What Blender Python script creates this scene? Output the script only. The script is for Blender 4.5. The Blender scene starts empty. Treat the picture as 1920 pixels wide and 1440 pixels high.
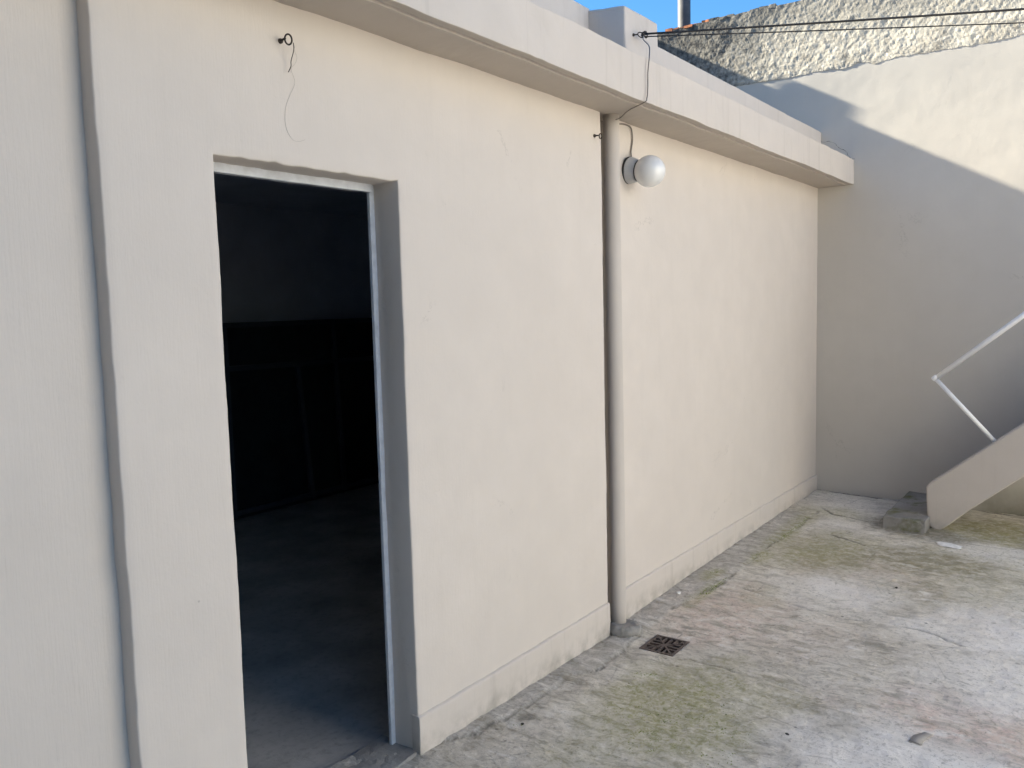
import bpy, bmesh, math, random
import numpy as np
from mathutils import Vector, Matrix, Euler

random.seed(7)
rad = math.radians
S = bpy.context.scene
COL = S.collection

# ------------------------------------------------------------------ camera
cam_d = bpy.data.cameras.new('camera')
cam = bpy.data.objects.new('camera', cam_d)
COL.objects.link(cam)
right = Vector((0.59103274, -0.80623183, -0.02589452))
up = Vector((0.08929163, 0.03348636, 0.99544245))
fwd = Vector((0.80169028, 0.59065124, -0.09178129))
M = Matrix((right, up, -fwd)).transposed().to_4x4()
M.translation = Vector((0.0, -1.9928, 1.6))
cam.matrix_world = M
cam_d.sensor_fit = 'HORIZONTAL'
cam_d.sensor_width = 36.0
cam_d.lens = 1555.37 / 1920 * 36.0
cam_d.clip_start = 0.05
cam_d.clip_end = 1000
S.camera = cam

# ------------------------------------------------------------------ light
SUN = Vector((-0.16, 1.0, 0.57)).normalized()          # direction towards the sun
w = bpy.data.worlds.new('World')
S.world = w
w.use_nodes = True
nt = w.node_tree
nt.nodes.clear()
sky = nt.nodes.new('ShaderNodeTexSky')
sky.sky_type = 'NISHITA'
sky.sun_disc = False
sky.sun_elevation = math.asin(SUN.z)
sky.sun_rotation = math.atan2(SUN.x, SUN.y)
sky.altitude = 0
sky.air_density = 1.0
sky.dust_density = 0.0
sky.ozone_density = 4.0
bg = nt.nodes.new('ShaderNodeBackground')
bg.inputs['Strength'].default_value = 0.058
wo = nt.nodes.new('ShaderNodeOutputWorld')
hs = nt.nodes.new('ShaderNodeHueSaturation')
hs.inputs['Saturation'].default_value = 1.22
nt.links.new(sky.outputs[0], hs.inputs['Color'])
nt.links.new(hs.outputs[0], bg.inputs[0])
nt.links.new(bg.outputs[0], wo.inputs[0])

sl = bpy.data.lights.new('sun', 'SUN')
sl.energy = 5.0
sl.angle = rad(0.53)
sl.color = (1.0, 0.92, 0.74)
sun = bpy.data.objects.new('sun', sl)
COL.objects.link(sun)
sun.rotation_euler = (-SUN).to_track_quat('-Z', 'Y').to_euler()
sun.location = (0, 0, 12)

S.render.engine = 'CYCLES'
S.cycles.max_bounces = 10
S.cycles.diffuse_bounces = 6
S.view_settings.view_transform = 'Standard'
S.view_settings.look = 'None'
S.view_settings.gamma = 1
S.view_settings.use_curve_mapping = False
S.view_settings.exposure = 2.1

# ------------------------------------------------------------------ noise
def _hash(ix, iy, iz, seed):
    h = (ix.astype(np.int64) * 374761393 + iy.astype(np.int64) * 668265263 + iz.astype(np.int64) * 2147483647 + seed * 974634777) & 0xffffffff
    h = ((h ^ (h >> 13)) * 1274126177) & 0xffffffff
    h = (h ^ (h >> 16)) & 0xffffffff
    return h / 4294967295.0 * 2 - 1

def vnoise(P, scale, seed=0):
    P = np.asarray(P, float) * scale + 1000.37
    i = np.floor(P)
    f = P - i
    f = f * f * f * (f * (f * 6 - 15) + 10)
    r = 0
    for dx in (0, 1):
        for dy in (0, 1):
            for dz in (0, 1):
                wt = (f[:, 0] if dx else 1 - f[:, 0]) * (f[:, 1] if dy else 1 - f[:, 1]) * (f[:, 2] if dz else 1 - f[:, 2])
                r = r + wt * _hash(i[:, 0] + dx, i[:, 1] + dy, i[:, 2] + dz, seed)
    return r

def fbm(P, scale, oct=4, seed=0, gain=0.5):
    a, r, s = 1.0, 0, scale
    for k in range(oct):
        r = r + a * vnoise(P, s, seed + k * 17)
        a *= gain
        s *= 2.07
    return r

# ------------------------------------------------------------------ object helpers
def tag(o, label=None, cat=None, group=None, kind=None):
    if label: o['label'] = label
    if cat: o['category'] = cat
    if group: o['group'] = group
    if kind: o['kind'] = kind
    return o

def empty(name, loc, label, cat, group=None):
    o = bpy.data.objects.new(name, None)
    o.empty_display_size = 0.1
    COL.objects.link(o)
    o.location = loc
    return tag(o, label, cat, group)

def wloc(o):
    v = Vector((0, 0, 0))
    while o:
        v = v + o.location
        o = o.parent
    return v

def make(name, verts, faces, mat, parent=None, smooth=False):
    """verts are in world coordinates; the object's origin goes to its parent's place"""
    me = bpy.data.meshes.new(name)
    verts = np.asarray(verts, float)
    org = np.array(wloc(parent)) if parent else np.zeros(3)
    me.from_pydata((verts - org).tolist(), [], faces)
    bm = bmesh.new()
    bm.from_mesh(me)
    bmesh.ops.recalc_face_normals(bm, faces=bm.faces)
    bm.to_mesh(me)
    bm.free()
    if smooth:
        me.polygons.foreach_set('use_smooth', [True] * len(me.polygons))
    me.update()
    o = bpy.data.objects.new(name, me)
    COL.objects.link(o)
    if mat: me.materials.append(mat)
    if parent: o.parent = parent
    return o

def bevel(o, wd=0.004, seg=2, ang=50):
    m = o.modifiers.new('bevel', 'BEVEL')
    m.width = wd
    m.segments = seg
    m.limit_method = 'ANGLE'
    m.angle_limit = rad(ang)
    return o

def lines(a, b, step, keys=()):
    pts = sorted(set([a, b] + [k for k in keys if a < k < b]))
    out = []
    for p, q in zip(pts[:-1], pts[1:]):
        n = max(1, int(round((q - p) / step)))
        out += [p + (q - p) * i / n for i in range(n)]
    return out + [pts[-1]]

def cells(us, vs, inside, d0, d1, axis):
    """solid slab from the grid cells for which inside(u, v); axis = depth axis"""
    idx, V, F = {}, [], []
    def vid(i, j, k):
        key = (i, j, k)
        if key not in idx:
            u, v, d = us[i], vs[j], (d0, d1)[k]
            V.append((u, d, v) if axis == 'y' else (d, u, v) if axis == 'x' else (u, v, d))
            idx[key] = len(V) - 1
        return idx[key]
    nu, nv = len(us) - 1, len(vs) - 1
    ok = [[bool(inside((us[i] + us[i + 1]) / 2, (vs[j] + vs[j + 1]) / 2)) for j in range(nv)] for i in range(nu)]
    for i in range(nu):
        for j in range(nv):
            if not ok[i][j]: continue
            for k in (0, 1):
                F.append([vid(i, j, k), vid(i + 1, j, k), vid(i + 1, j + 1, k), vid(i, j + 1, k)])
            for (di, dj, a, b) in ((-1, 0, (i, j), (i, j + 1)), (1, 0, (i + 1, j), (i + 1, j + 1)), (0, -1, (i, j), (i + 1, j)), (0, 1, (i, j + 1), (i + 1, j + 1))):
                ii, jj = i + di, j + dj
                if 0 <= ii < nu and 0 <= jj < nv and ok[ii][jj]: continue
                F.append([vid(*a, 0), vid(*b, 0), vid(*b, 1), vid(*a, 1)])
    return np.array(V, float), F

def wob(V, amp=0.002, scale=6, amp2=0.0008, scale2=35, seed=0):
    V = np.asarray(V, float)
    D = np.stack([amp * fbm(V, scale, 2, seed + 100 * k) + amp2 * vnoise(V, scale2, seed + 100 * k + 7) for k in range(3)], 1)
    return V + D

def boxv(x0, x1, y0, y1, z0, z1, step=None):
    if step is None:
        V = [(x, y, z) for x in (x0, x1) for y in (y0, y1) for z in (z0, z1)]
        F = [(0, 1, 3, 2), (4, 6, 7, 5), (0, 4, 5, 1), (2, 3, 7, 6), (0, 2, 6, 4), (1, 5, 7, 3)]
        return np.array(V, float), F
    return prism(lines(x0, x1, step), [(y, z0) for y in lines(y0, y1, step)[:-1]] + [(y1, z) for z in lines(z0, z1, step)[:-1]]
                 + [(y, z1) for y in lines(y0, y1, step)[::-1][:-1]] + [(y0, z) for z in lines(z0, z1, step)[::-1][:-1]])

def prism(xs, prof):
    """profile (y, z) loop carried along x"""
    n = len(prof)
    V = [(x, y, z) for x in xs for (y, z) in prof]
    F = []
    for i in range(len(xs) - 1):
        for j in range(n):
            k = (j + 1) % n
            F.append((i * n + j, i * n + k, (i + 1) * n + k, (i + 1) * n + j))
    F.append(tuple(range(n)))
    F.append(tuple((len(xs) - 1) * n + j for j in range(n)))
    return np.array(V, float), F

def tube(pts, r, sides=8, smooth_path=0, closed=False):
    P = [Vector(p) for p in pts]
    if smooth_path:
        Q = []
        n = len(P)
        for i in range(n - 1):
            a, b, c, d = P[max(i - 1, 0)], P[i], P[i + 1], P[min(i + 2, n - 1)]
            for k in range(smooth_path):
                t = k / smooth_path
                Q.append(0.5 * ((2 * b) + (c - a) * t + (2 * a - 5 * b + 4 * c - d) * t * t + (3 * b - a - 3 * c + d) * t ** 3))
        Q.append(P[-1])
        P = Q
    n = len(P)
    V, F = [], []
    ref = None
    for i, p in enumerate(P):
        if closed: t = (P[(i + 1) % n] - P[i - 1]).normalized()
        else: t = (P[min(i + 1, n - 1)] - P[max(i - 1, 0)]).normalized()
        if ref is None:
            ref = t.cross(Vector((0, 0, 1)))
            if ref.length < 0.1: ref = t.cross(Vector((1, 0, 0)))
        ref = (ref - t * ref.dot(t)).normalized()
        b = t.cross(ref)
        rr = r[i] if isinstance(r, (list, tuple)) else r
        for k in range(sides):
            a = 2 * math.pi * k / sides
            V.append(tuple(p + (ref * math.cos(a) + b * math.sin(a)) * rr))
    for i in range(n if closed else n - 1):
        j = (i + 1) % n
        for k in range(sides):
            l = (k + 1) % sides
            F.append((i * sides + k, i * sides + l, j * sides + l, j * sides + k))
    if not closed:
        F.append(tuple(range(sides))[::-1])
        F.append(tuple((n - 1) * sides + k for k in range(sides)))
    return np.array(V, float), F

def lathe(c, axis, prof, sides=48):
    """profile (distance along axis, radius) turned about axis through c"""
    c = Vector(c); ax = Vector(axis).normalized()
    e = ax.cross(Vector((0, 0, 1)))
    if e.length < 0.1: e = Vector((1, 0, 0))
    e.normalize(); g = ax.cross(e)
    V, F = [], []
    for (h, r) in prof:
        for k in range(sides):
            a = 2 * math.pi * k / sides
            V.append(tuple(c + ax * h + (e * math.cos(a) + g * math.sin(a)) * max(r, 1e-4)))
    for i in range(len(prof) - 1):
        for k in range(sides):
            l = (k + 1) % sides
            F.append((i * sides + k, i * sides + l, (i + 1) * sides + l, (i + 1) * sides + k))
    F.append(tuple(range(sides)))
    F.append(tuple((len(prof) - 1) * sides + k for k in range(sides)))
    return np.array(V, float), F

def join(*parts):
    V, F, n = [], [], 0
    for v, f in parts:
        V.append(v)
        F += [tuple(i + n for i in q) for q in f]
        n += len(v)
    return np.concatenate(V), F

# ------------------------------------------------------------------ materials
class NB:
    def __init__(self, name):
        self.m = bpy.data.materials.new(name)
        self.m.use_nodes = True
        self.t = self.m.node_tree
        self.t.nodes.clear()
        self.out = self.n('ShaderNodeOutputMaterial')
        self.b = self.n('ShaderNodeBsdfPrincipled')
        self.l(self.b.outputs[0], self.out.inputs[0])
        self.pos = self.n('ShaderNodeNewGeometry').outputs['Position']
    def n(self, t, **k):
        x = self.t.nodes.new(t)
        for a, v in k.items(): setattr(x, a, v)
        return x
    def l(self, a, b): self.t.links.new(a, b)
    def map(self, scale, vec=None, loc=(0, 0, 0)):
        m = self.n('ShaderNodeMapping')
        m.inputs['Scale'].default_value = scale
        m.inputs['Location'].default_value = loc
        self.l(vec or self.pos, m.inputs[0])
        return m.outputs[0]
    def noise(self, scale, detail=4, rough=0.5, vec=None, dist=0.0):
        x = self.n('ShaderNodeTexNoise')
        x.inputs['Scale'].default_value = scale
        x.inputs['Detail'].default_value = detail
        x.inputs['Roughness'].default_value = rough
        x.inputs['Distortion'].default_value = dist
        self.l(vec or self.pos, x.inputs['Vector'])
        return x.outputs['Fac']
    def vor(self, scale, vec=None, feature='F1'):
        x = self.n('ShaderNodeTexVoronoi', feature=feature)
        x.inputs['Scale'].default_value = scale
        self.l(vec or self.pos, x.inputs['Vector'])
        return x.outputs['Distance']
    def ramp(self, fac, a, b, lo=0.0, hi=1.0):
        x = self.n('ShaderNodeMapRange', clamp=True)
        x.inputs[1].default_value = a; x.inputs[2].default_value = b
        x.inputs[3].default_value = lo; x.inputs[4].default_value = hi
        self.l(fac, x.inputs[0])
        return x.outputs[0]
    def math(self, op, a, b):
        x = self.n('ShaderNodeMath', operation=op)
        for i, v in ((0, a), (1, b)):
            if isinstance(v, (int, float)): x.inputs[i].default_value = v
            else: self.l(v, x.inputs[i])
        return x.outputs[0]
    def mix(self, fac, a, b, mode='MIX'):
        x = self.n('ShaderNodeMix', data_type='RGBA', blend_type=mode)
        for i, v in ((0, fac), (6, a), (7, b)):
            if isinstance(v, (int, float)): x.inputs[i].default_value = v
            elif isinstance(v, tuple): x.inputs[i].default_value = (*v, 1)
            else: self.l(v, x.inputs[i])
        return x.outputs[2]
    def bump(self, h, strength, dist, prev=None):
        x = self.n('ShaderNodeBump')
        x.inputs['Strength'].default_value = strength
        x.inputs['Distance'].default_value = dist
        self.l(h, x.inputs['Height'])
        if prev is not None: self.l(prev, x.inputs['Normal'])
        return x.outputs[0]
    def done(self, col=None, rough=0.8, nrm=None, spec=0.3, metal=0.0):
        if isinstance(col, tuple): self.b.inputs['Base Color'].default_value = (*col, 1)
        elif col is not None: self.l(col, self.b.inputs['Base Color'])
        if isinstance(rough, (int, float)): self.b.inputs['Roughness'].default_value = rough
        else: self.l(rough, self.b.inputs['Roughness'])
        self.b.inputs['Specular IOR Level'].default_value = spec
        self.b.inputs['Metallic'].default_value = metal
        if nrm is not None: self.l(nrm, self.b.inputs['Normal'])
        return self.m

def plaster(name, base, brush=1.0, wave=1.0, dirt=0.0, dirt_z=(0.0, 0.5), streaky=0.07, dirt_y=None):
    k = NB(name)
    big = k.noise(0.9, 3, 0.55)
    mid = k.noise(5.0, 4, 0.6)
    fine = k.noise(90.0, 3, 0.6)
    streak = k.noise(1.0, 3, 0.6, k.map((22, 22, 1.1)))
    brush_n = k.noise(1.0, 3, 0.65, k.map((170, 170, 9)))
    c = k.mix(k.ramp(big, 0.3, 0.7), tuple(v * 0.955 for v in base), tuple(min(1, v * 1.03) for v in base))
    c = k.mix(k.ramp(mid, 0.35, 0.75, 0, 0.6), c, tuple(v * r for v, r in zip(base, (0.93, 0.93, 0.93))))
    hv = k.vor(1.15, k.map((1, 1, .8)), 'DISTANCE_TO_EDGE')
    hv = k.math('ADD', hv, k.ramp(k.noise(9, 5, 0.7), 0.3, 0.7, -0.035, 0.035))
    hair = k.math('MULTIPLY', k.ramp(k.math('ABSOLUTE', hv, 0), 0.0, 0.0028, 1, 0), k.ramp(k.noise(1.7, 3, 0.6), 0.56, 0.64, 0, 0.42))
    c = k.mix(hair, c, tuple(v * 0.45 for v in base))
    c = k.mix(k.ramp(streak, 0.56, 0.78, 0, streaky + (0 if dirt_y else dirt * 0.5)), c, tuple(v * r for v, r in zip(base, (0.72, 0.71, 0.69))))
    # scarce dark pinholes and scuffs
    v = k.vor(5.5)
    spot = k.math('MULTIPLY', k.ramp(v, 0.012, 0.022, 1, 0), k.ramp(k.noise(2.3, 2), 0.52, 0.56, 0, 0.55))
    c = k.mix(spot, c, tuple(v * 0.35 for v in base))
    if dirt:
        z = k.n('ShaderNodeSeparateXYZ'); k.l(k.pos, z.inputs[0])
        g = k.ramp(z.outputs['Z'], dirt_z[0], dirt_z[1], 1, 0)
        g = k.math('MULTIPLY', g, k.ramp(k.noise(9, 5, 0.65), 0.4, 0.7, 0, dirt) if not dirt_y else k.ramp(k.noise(6, 5, 0.65), 0.2, 0.6, 0.65 * dirt, dirt))
        if dirt_y: g = k.math('MULTIPLY', g, k.ramp(z.outputs['Y'], dirt_y[0], dirt_y[1], 0, 1))
        c = k.mix(g, c, (0.16, 0.15, 0.11))
    n1 = k.bump(k.noise(1.6, 3, 0.5), 0.5 * wave, 0.03)
    n2 = k.bump(k.noise(11.0, 4, 0.55), 0.35 * wave, 0.006, n1)
    n3 = k.bump(brush_n, 0.30 * brush, 0.0016, n2)
    n4 = k.bump(fine, 0.20, 0.0016, n3)
    return k.done(c, k.ramp(mid, 0.3, 0.7, 0.72, 0.9), n4, 0.25)

PAINT = (0.685, 0.620, 0.556)
M_wall = plaster('wall_paint', PAINT, 1.0, 0.8)
M_left = plaster('wall_paint_brushed', tuple(v * 0.98 for v in PAINT), 1.7, 1.0)
M_eave = plaster('eave_paint', tuple(v * 0.96 for v in PAINT), 1.2, 1.0, 0.0, streaky=0.45)
M_soffit_shade = plaster('soffit_shade_paint', tuple(v * f for v, f in zip(PAINT, (0.76, 0.75, 0.73))), 0.4, 0.7)
M_skirt = plaster('skirting_paint', tuple(v * 0.95 for v in PAINT), 0.7, 1.2, 0.8, (-0.03, 0.09))
M_back = plaster('boundary_paint', (0.545, 0.512, 0.462), 0.4, 0.6, 1.0, (-.06, .34), dirt_y=(-1.0, -1.25))
M_stair = plaster('stair_paint', tuple(v * 0.76 for v in PAINT), 0.5, 1.2, 0.3, (-0.05, 0.2))
M_pipe = plaster('pipe_paint', tuple(v * 0.86 for v in PAINT), 0.3, 0.3)

def m_rough():
    k = NB('lime_roughcast')
    n1 = k.noise(4.0, 6, 0.65)
    n2 = k.noise(26.0, 5, 0.7)
    n3 = k.noise(1.2, 4, 0.6)
    c = k.mix(k.ramp(n1, 0.35, 0.68), (0.40, 0.365, 0.305), (0.70, 0.65, 0.545))
    c = k.mix(k.ramp(n2, 0.5, 0.72, 0, 0.7), c, (0.72, 0.68, 0.60))
    c = k.mix(k.ramp(n2, 0.47, 0.33, 0, 0.6), c, (0.17, 0.155, 0.135))
    # weather mould, thickest along the top
    z = k.n('ShaderNodeSeparateXYZ'); k.l(k.pos, z.inputs[0])
    zz = k.math('ADD', z.outputs['Z'], k.ramp(n1, 0.2, 0.8, -0.25, 0.25))
    mould = k.math('MULTIPLY', k.ramp(zz, 3.62, 3.95, 0, 1), k.ramp(n3, 0.36, 0.56, 0.25, 0.8))
    c = k.mix(mould, c, (0.20, 0.19, 0.17))
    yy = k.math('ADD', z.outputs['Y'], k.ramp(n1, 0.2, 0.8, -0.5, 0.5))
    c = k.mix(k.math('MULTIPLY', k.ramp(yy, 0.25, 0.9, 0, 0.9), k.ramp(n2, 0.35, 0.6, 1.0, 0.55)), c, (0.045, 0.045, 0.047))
    b = k.bump(n2, 0.35, 0.006)
    b = k.bump(k.noise(90, 3, 0.7), 0.4, 0.002, b)
    return k.done(c, 0.95, b, 0.15)
M_rough = m_rough()

def m_concrete(name, dark=1.0, green=0.3):
    k = NB(name)
    n1 = k.noise(3.0, 5, 0.6); n2 = k.noise(30, 5, 0.7); n3 = k.noise(160, 3, 0.6)
    c = k.mix(k.ramp(n1, 0.3, 0.7), tuple(v * dark for v in (0.21, 0.20, 0.185)), tuple(v * dark for v in (0.34, 0.325, 0.30)))
    c = k.mix(k.ramp(n2, 0.5, 0.75, 0, 0.6), c, tuple(v * dark for v in (0.15, 0.14, 0.125)))
    c = k.mix(k.ramp(k.noise(7, 4, 0.6), 0.52, 0.7, 0, green), c, (0.13, 0.135, 0.055))
    b = k.bump(n2, 0.5, 0.006)
    b = k.bump(n3, 0.4, 0.002, b)
    return k.done(c, 0.92, b, 0.2)
M_step = m_concrete('mossy_concrete', 1.05, 0.95)
M_mortar = m_concrete('grey_mortar', 1.25, 0.25)
M_room_floor = m_concrete('room_concrete', 1.6, 0.0)
M_threshold = m_concrete('threshold_cement', 1.2, 0.0)

def m_floor():
    k = NB('courtyard_concrete')
    a = k.n('ShaderNodeAttribute', attribute_name='mask')
    s = k.n('ShaderNodeSeparateColor'); k.l(a.outputs['Color'], s.inputs[0])
    a2 = k.n('ShaderNodeAttribute', attribute_name='mask2')
    s2 = k.n('ShaderNodeSeparateColor'); k.l(a2.outputs['Color'], s2.inputs[0])
    moss, pink, pale = s.outputs[0], s.outputs[1], s.outputs[2]
    dark, brown, strip = s2.outputs[0], s2.outputs[1], s2.outputs[2]
    n1 = k.noise(2.2, 5, 0.6); n2 = k.noise(14, 6, 0.68); n3 = k.noise(62, 6, 0.72); n4 = k.noise(230, 2, 0.6)
    n5 = k.noise(28, 6, 0.75, None, 0.4)
    st = k.noise(1.0, 6, 0.7, k.map((18, 6.5, 18)), 0.8)     # trowel drag
    c = k.mix(k.ramp(n1, 0.3, 0.7), (0.57, 0.52, 0.435), (0.76, 0.705, 0.605))
    c = k.mix(k.math('MULTIPLY', pink, k.ramp(n2, 0.3, 0.62, 0.15, 0.85)), c, (0.68, 0.50, 0.42))
    c = k.mix(k.math('MULTIPLY', strip, k.ramp(n5, 0.3, 0.6, 0.3, 0.85)), c, (0.43, 0.405, 0.37))
    c = k.mix(k.math('MULTIPLY', brown, k.ramp(n2, 0.35, 0.6, 0.2, 0.95)), c, (0.29, 0.25, 0.165))
    c = k.mix(k.ramp(st, 0.49, 0.64, 0, 0.8), c, (0.31, 0.28, 0.22))
    c = k.mix(k.ramp(st, 0.45, 0.32, 0, 0.8), c, (0.84, 0.80, 0.73))
    c = k.mix(k.math('MULTIPLY', pale, k.ramp(n2, 0.25, 0.55, 0.5, 0.96)), c, (0.87, 0.83, 0.77))
    c = k.mix(k.ramp(n5, 0.54, 0.68, 0, 0.62), c, (0.26, 0.235, 0.185))
    c = k.mix(k.ramp(n5, 0.42, 0.30, 0, 0.6), c, (0.84, 0.80, 0.74))
    c = k.mix(k.ramp(n3, 0.55, 0.70, 0, 0.75), c, (0.19, 0.175, 0.145))
    c = k.mix(k.ramp(n3, 0.42, 0.28, 0, 0.6), c, (0.74, 0.71, 0.67))
    c = k.mix(k.ramp(n4, 0.62, 0.76, 0, 0.6), c, (0.13, 0.12, 0.10))
    # fine hairline net and scattered pits
    cr = k.vor(3.1, k.map((1, 1, 1)), 'DISTANCE_TO_EDGE')
    hl = k.math('MULTIPLY', k.ramp(k.math('ADD', cr, k.ramp(n5, 0.3, 0.7, -0.02, 0.02)), 0.0, 0.012, 1, 0), k.ramp(k.noise(1.9, 3), 0.52, 0.6, 0, 0.5))
    c = k.mix(hl, c, (0.17, 0.155, 0.13))
    pit = k.math('MULTIPLY', k.ramp(k.vor(13), 0.06, 0.13, 1, 0), k.ramp(k.noise(5.3, 3), 0.53, 0.6, 0, 0.75))
    c = k.mix(pit, c, (0.12, 0.11, 0.09))
    g = k.math('MULTIPLY', moss, k.ramp(n5, 0.34, 0.58, 0.35, 1.0))
    g = k.math('MULTIPLY', g, k.ramp(n3, 0.34, 0.60, 0.45, 1.0))
    c = k.mix(k.ramp(g, 0.0, 1.0, 0, 0.92), c, (0.33, 0.31, 0.13))
    g2 = k.math('MULTIPLY', k.ramp(moss, 0.5, 0.95, 0, 1), k.ramp(n5, 0.54, 0.70, 0, 0.6))
    c = k.mix(g2, c, (0.20, 0.215, 0.065))
    c = k.mix(k.ramp(k.math('MULTIPLY', dark, k.ramp(n5, 0.3, 0.6, 0.6, 1.1)), 0.05, 0.95, 0, 0.92), c, (0.07, 0.063, 0.05))
    b = k.bump(n2, 0.55, 0.010)
    b = k.bump(st, 0.55, 0.008, b)
    b = k.bump(n5, 0.6, 0.006, b)
    b = k.bump(n3, 0.6, 0.003, b)
    b = k.bump(n4, 0.4, 0.0015, b)
    return k.done(c, k.ramp(n2, 0.3, 0.7, 0.5, 0.85), b, 0.5)
M_floor = m_floor()

def simple(name, col, rough=0.6, metal=0.0, spec=0.4, var=0.15, scale=30, bump=0.2):
    k = NB(name)
    n = k.noise(scale, 4, 0.6)
    c = k.mix(k.ramp(n, 0.3, 0.7), tuple(v * (1 - var) for v in col), tuple(min(1, v * (1 + var)) for v in col))
    return k.done(c, rough, k.bump(n, bump, 0.002), spec, metal)

M_globe = simple('opal_glass', (0.82, 0.815, 0.80), 0.06, 0, 0.8, 0.02, 4, 0.0)
M_globe.node_tree.nodes['Principled BSDF'].inputs['Subsurface Weight'].default_value = 0.35
M_globe.node_tree.nodes['Principled BSDF'].inputs['Subsurface Radius'].default_value = (0.06, 0.06, 0.06)
M_globe.node_tree.nodes['Principled BSDF'].inputs['Subsurface Scale'].default_value = 0.6
M_lampbase = simple('lamp_plastic', (0.55, 0.55, 0.55), 0.5, 0, 0.4, 0.05, 40, 0.05)
M_gasket = simple('dark_rubber', (0.05, 0.048, 0.045), 0.8)
M_wire = simple('weathered_cable', (0.045, 0.042, 0.04), 0.6)
M_wire_grey = simple('painted_wire', (0.24, 0.215, 0.19), 0.7)
M_thread = simple('thread', (0.36, 0.34, 0.31), 0.8)
M_iron = simple('rusted_iron', (0.135, 0.105, 0.09), 0.85, 0.0, 0.3, 0.45, 60, 0.6)
M_hook = simple('dark_hook_iron', (0.06, 0.05, 0.042), 0.6, 0.4, 0.4, 0.3, 80)
M_rail = simple('white_rail_paint', (0.88, 0.88, 0.88), 0.35, 0, 0.5, 0.04, 20, 0.1)
M_frame = simple('frame_paint', (0.62, 0.64, 0.68), 0.45, 0, 0.4, 0.12, 25, 0.2)
M_flue = simple('flue_metal', (0.085, 0.085, 0.09), 0.6, 0.0, 0.3, 0.3, 12)
M_tile = simple('terracotta', (0.42, 0.17, 0.085), 0.85, 0, 0.2, 0.3, 25, 0.5)
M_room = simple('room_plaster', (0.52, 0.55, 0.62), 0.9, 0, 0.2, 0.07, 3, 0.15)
M_steel = simple('steel_frame_paint', (0.07, 0.075, 0.095), 0.5, 0, 0.4, 0.2, 20)
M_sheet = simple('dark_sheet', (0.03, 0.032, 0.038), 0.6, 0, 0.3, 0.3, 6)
M_moss = simple('moss_green', (0.20, 0.245, 0.055), 0.95, 0, 0.1, 0.5, 90, 0.5)
M_white = simple('white_chip', (0.8, 0.79, 0.76), 0.7)
M_scrap = simple('grey_scrap', (0.36, 0.335, 0.30), 0.8)
M_stone = simple('dark_stone', (0.06, 0.055, 0.05), 0.85)
M_soil = simple('earth', (0.16, 0.13, 0.10), 0.95)
M_shade_block = plaster('shade_block_paint', (0.66, 0.61, 0.53), 0.5, 1.0)
M_bounce = plaster('facing_bounce_paint', (0.69, 0.685, 0.70), 0.5, 1.0)
M_fill_block = plaster('near_fill_block_paint', (0.11, 0.11, 0.115), 0.5, 1.0)

# ------------------------------------------------------------------ key dimensions (metres)
L = 6.973            # boundary wall plane
ZS = 2.4965          # soffit
ZF = 2.689           # top of the eaves slab
OV = 0.2504          # overhang
XS = 1.057           # where the building steps forward of the left wall
D0, D1, DZ = 1.374, 2.084, 2.034
PX = 3.545           # drainpipe axis
XE = 3.457           # end of the wall left of the pipe

# ------------------------------------------------------------------ ground
gx = lines(-3.2, 7.3, 0.15, (1.6, 6.98))
V, F = boxv(-300, 300, -300, 300, -0.6, -0.4)
tag(make('ground', V, F, M_soil), kind='structure')

FX = [v for v in lines(-3.5, 1.7, 0.15)[:-1]] + lines(1.7, 6.985, 0.0125, (3.405, 3.595)) + lines(6.985, 7.15, 0.08)[1:]
FY = [v for v in lines(-5.2, -2.0, 0.15)[:-1]] + lines(-2.0, 0.10, 0.0125, (-0.365, -0.195)) + lines(0.10, 0.2, 0.05)[1:]
FXn, FYn = np.array(FX), np.array(FY)
X, Y = np.meshgrid(FXn, FYn, indexing='ij')
PF = np.stack([X.ravel(), Y.ravel(), np.zeros(X.size)], 1)

def seg_dist(P, poly):
    d = np.full(len(P), 1e9)
    for (a, b) in zip(poly[:-1], poly[1:]):
        a = np.array(a); b = np.array(b); ab = b - a
        t = np.clip(((P[:, :2] - a) @ ab) / (ab @ ab), 0, 1)
        q = a + t[:, None] * ab
        d = np.minimum(d, np.hypot(P[:, 0] - q[:, 0], P[:, 1] - q[:, 1]))
    return d

def blob(P, c, rx, ry, soft=0.6, seed=0, rag=0.35):
    q = np.hypot((P[:, 0] - c[0]) / rx, (P[:, 1] - c[1]) / ry) + rag * fbm(P, 7, 4, seed)
    return np.clip((1 - q) / soft + 0.5, 0, 1)

def base_z(x, y):
    wz = np.interp(x, [1.0, 2.1, 2.8, 3.45, 4.5, 5.8, 7.0], [0.0, 0.006, -0.010, -0.024, -0.004, 0.016, 0.030])
    return -0.015 + (wz + 0.015) * np.exp(-np.abs(y) / 0.9)

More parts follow.
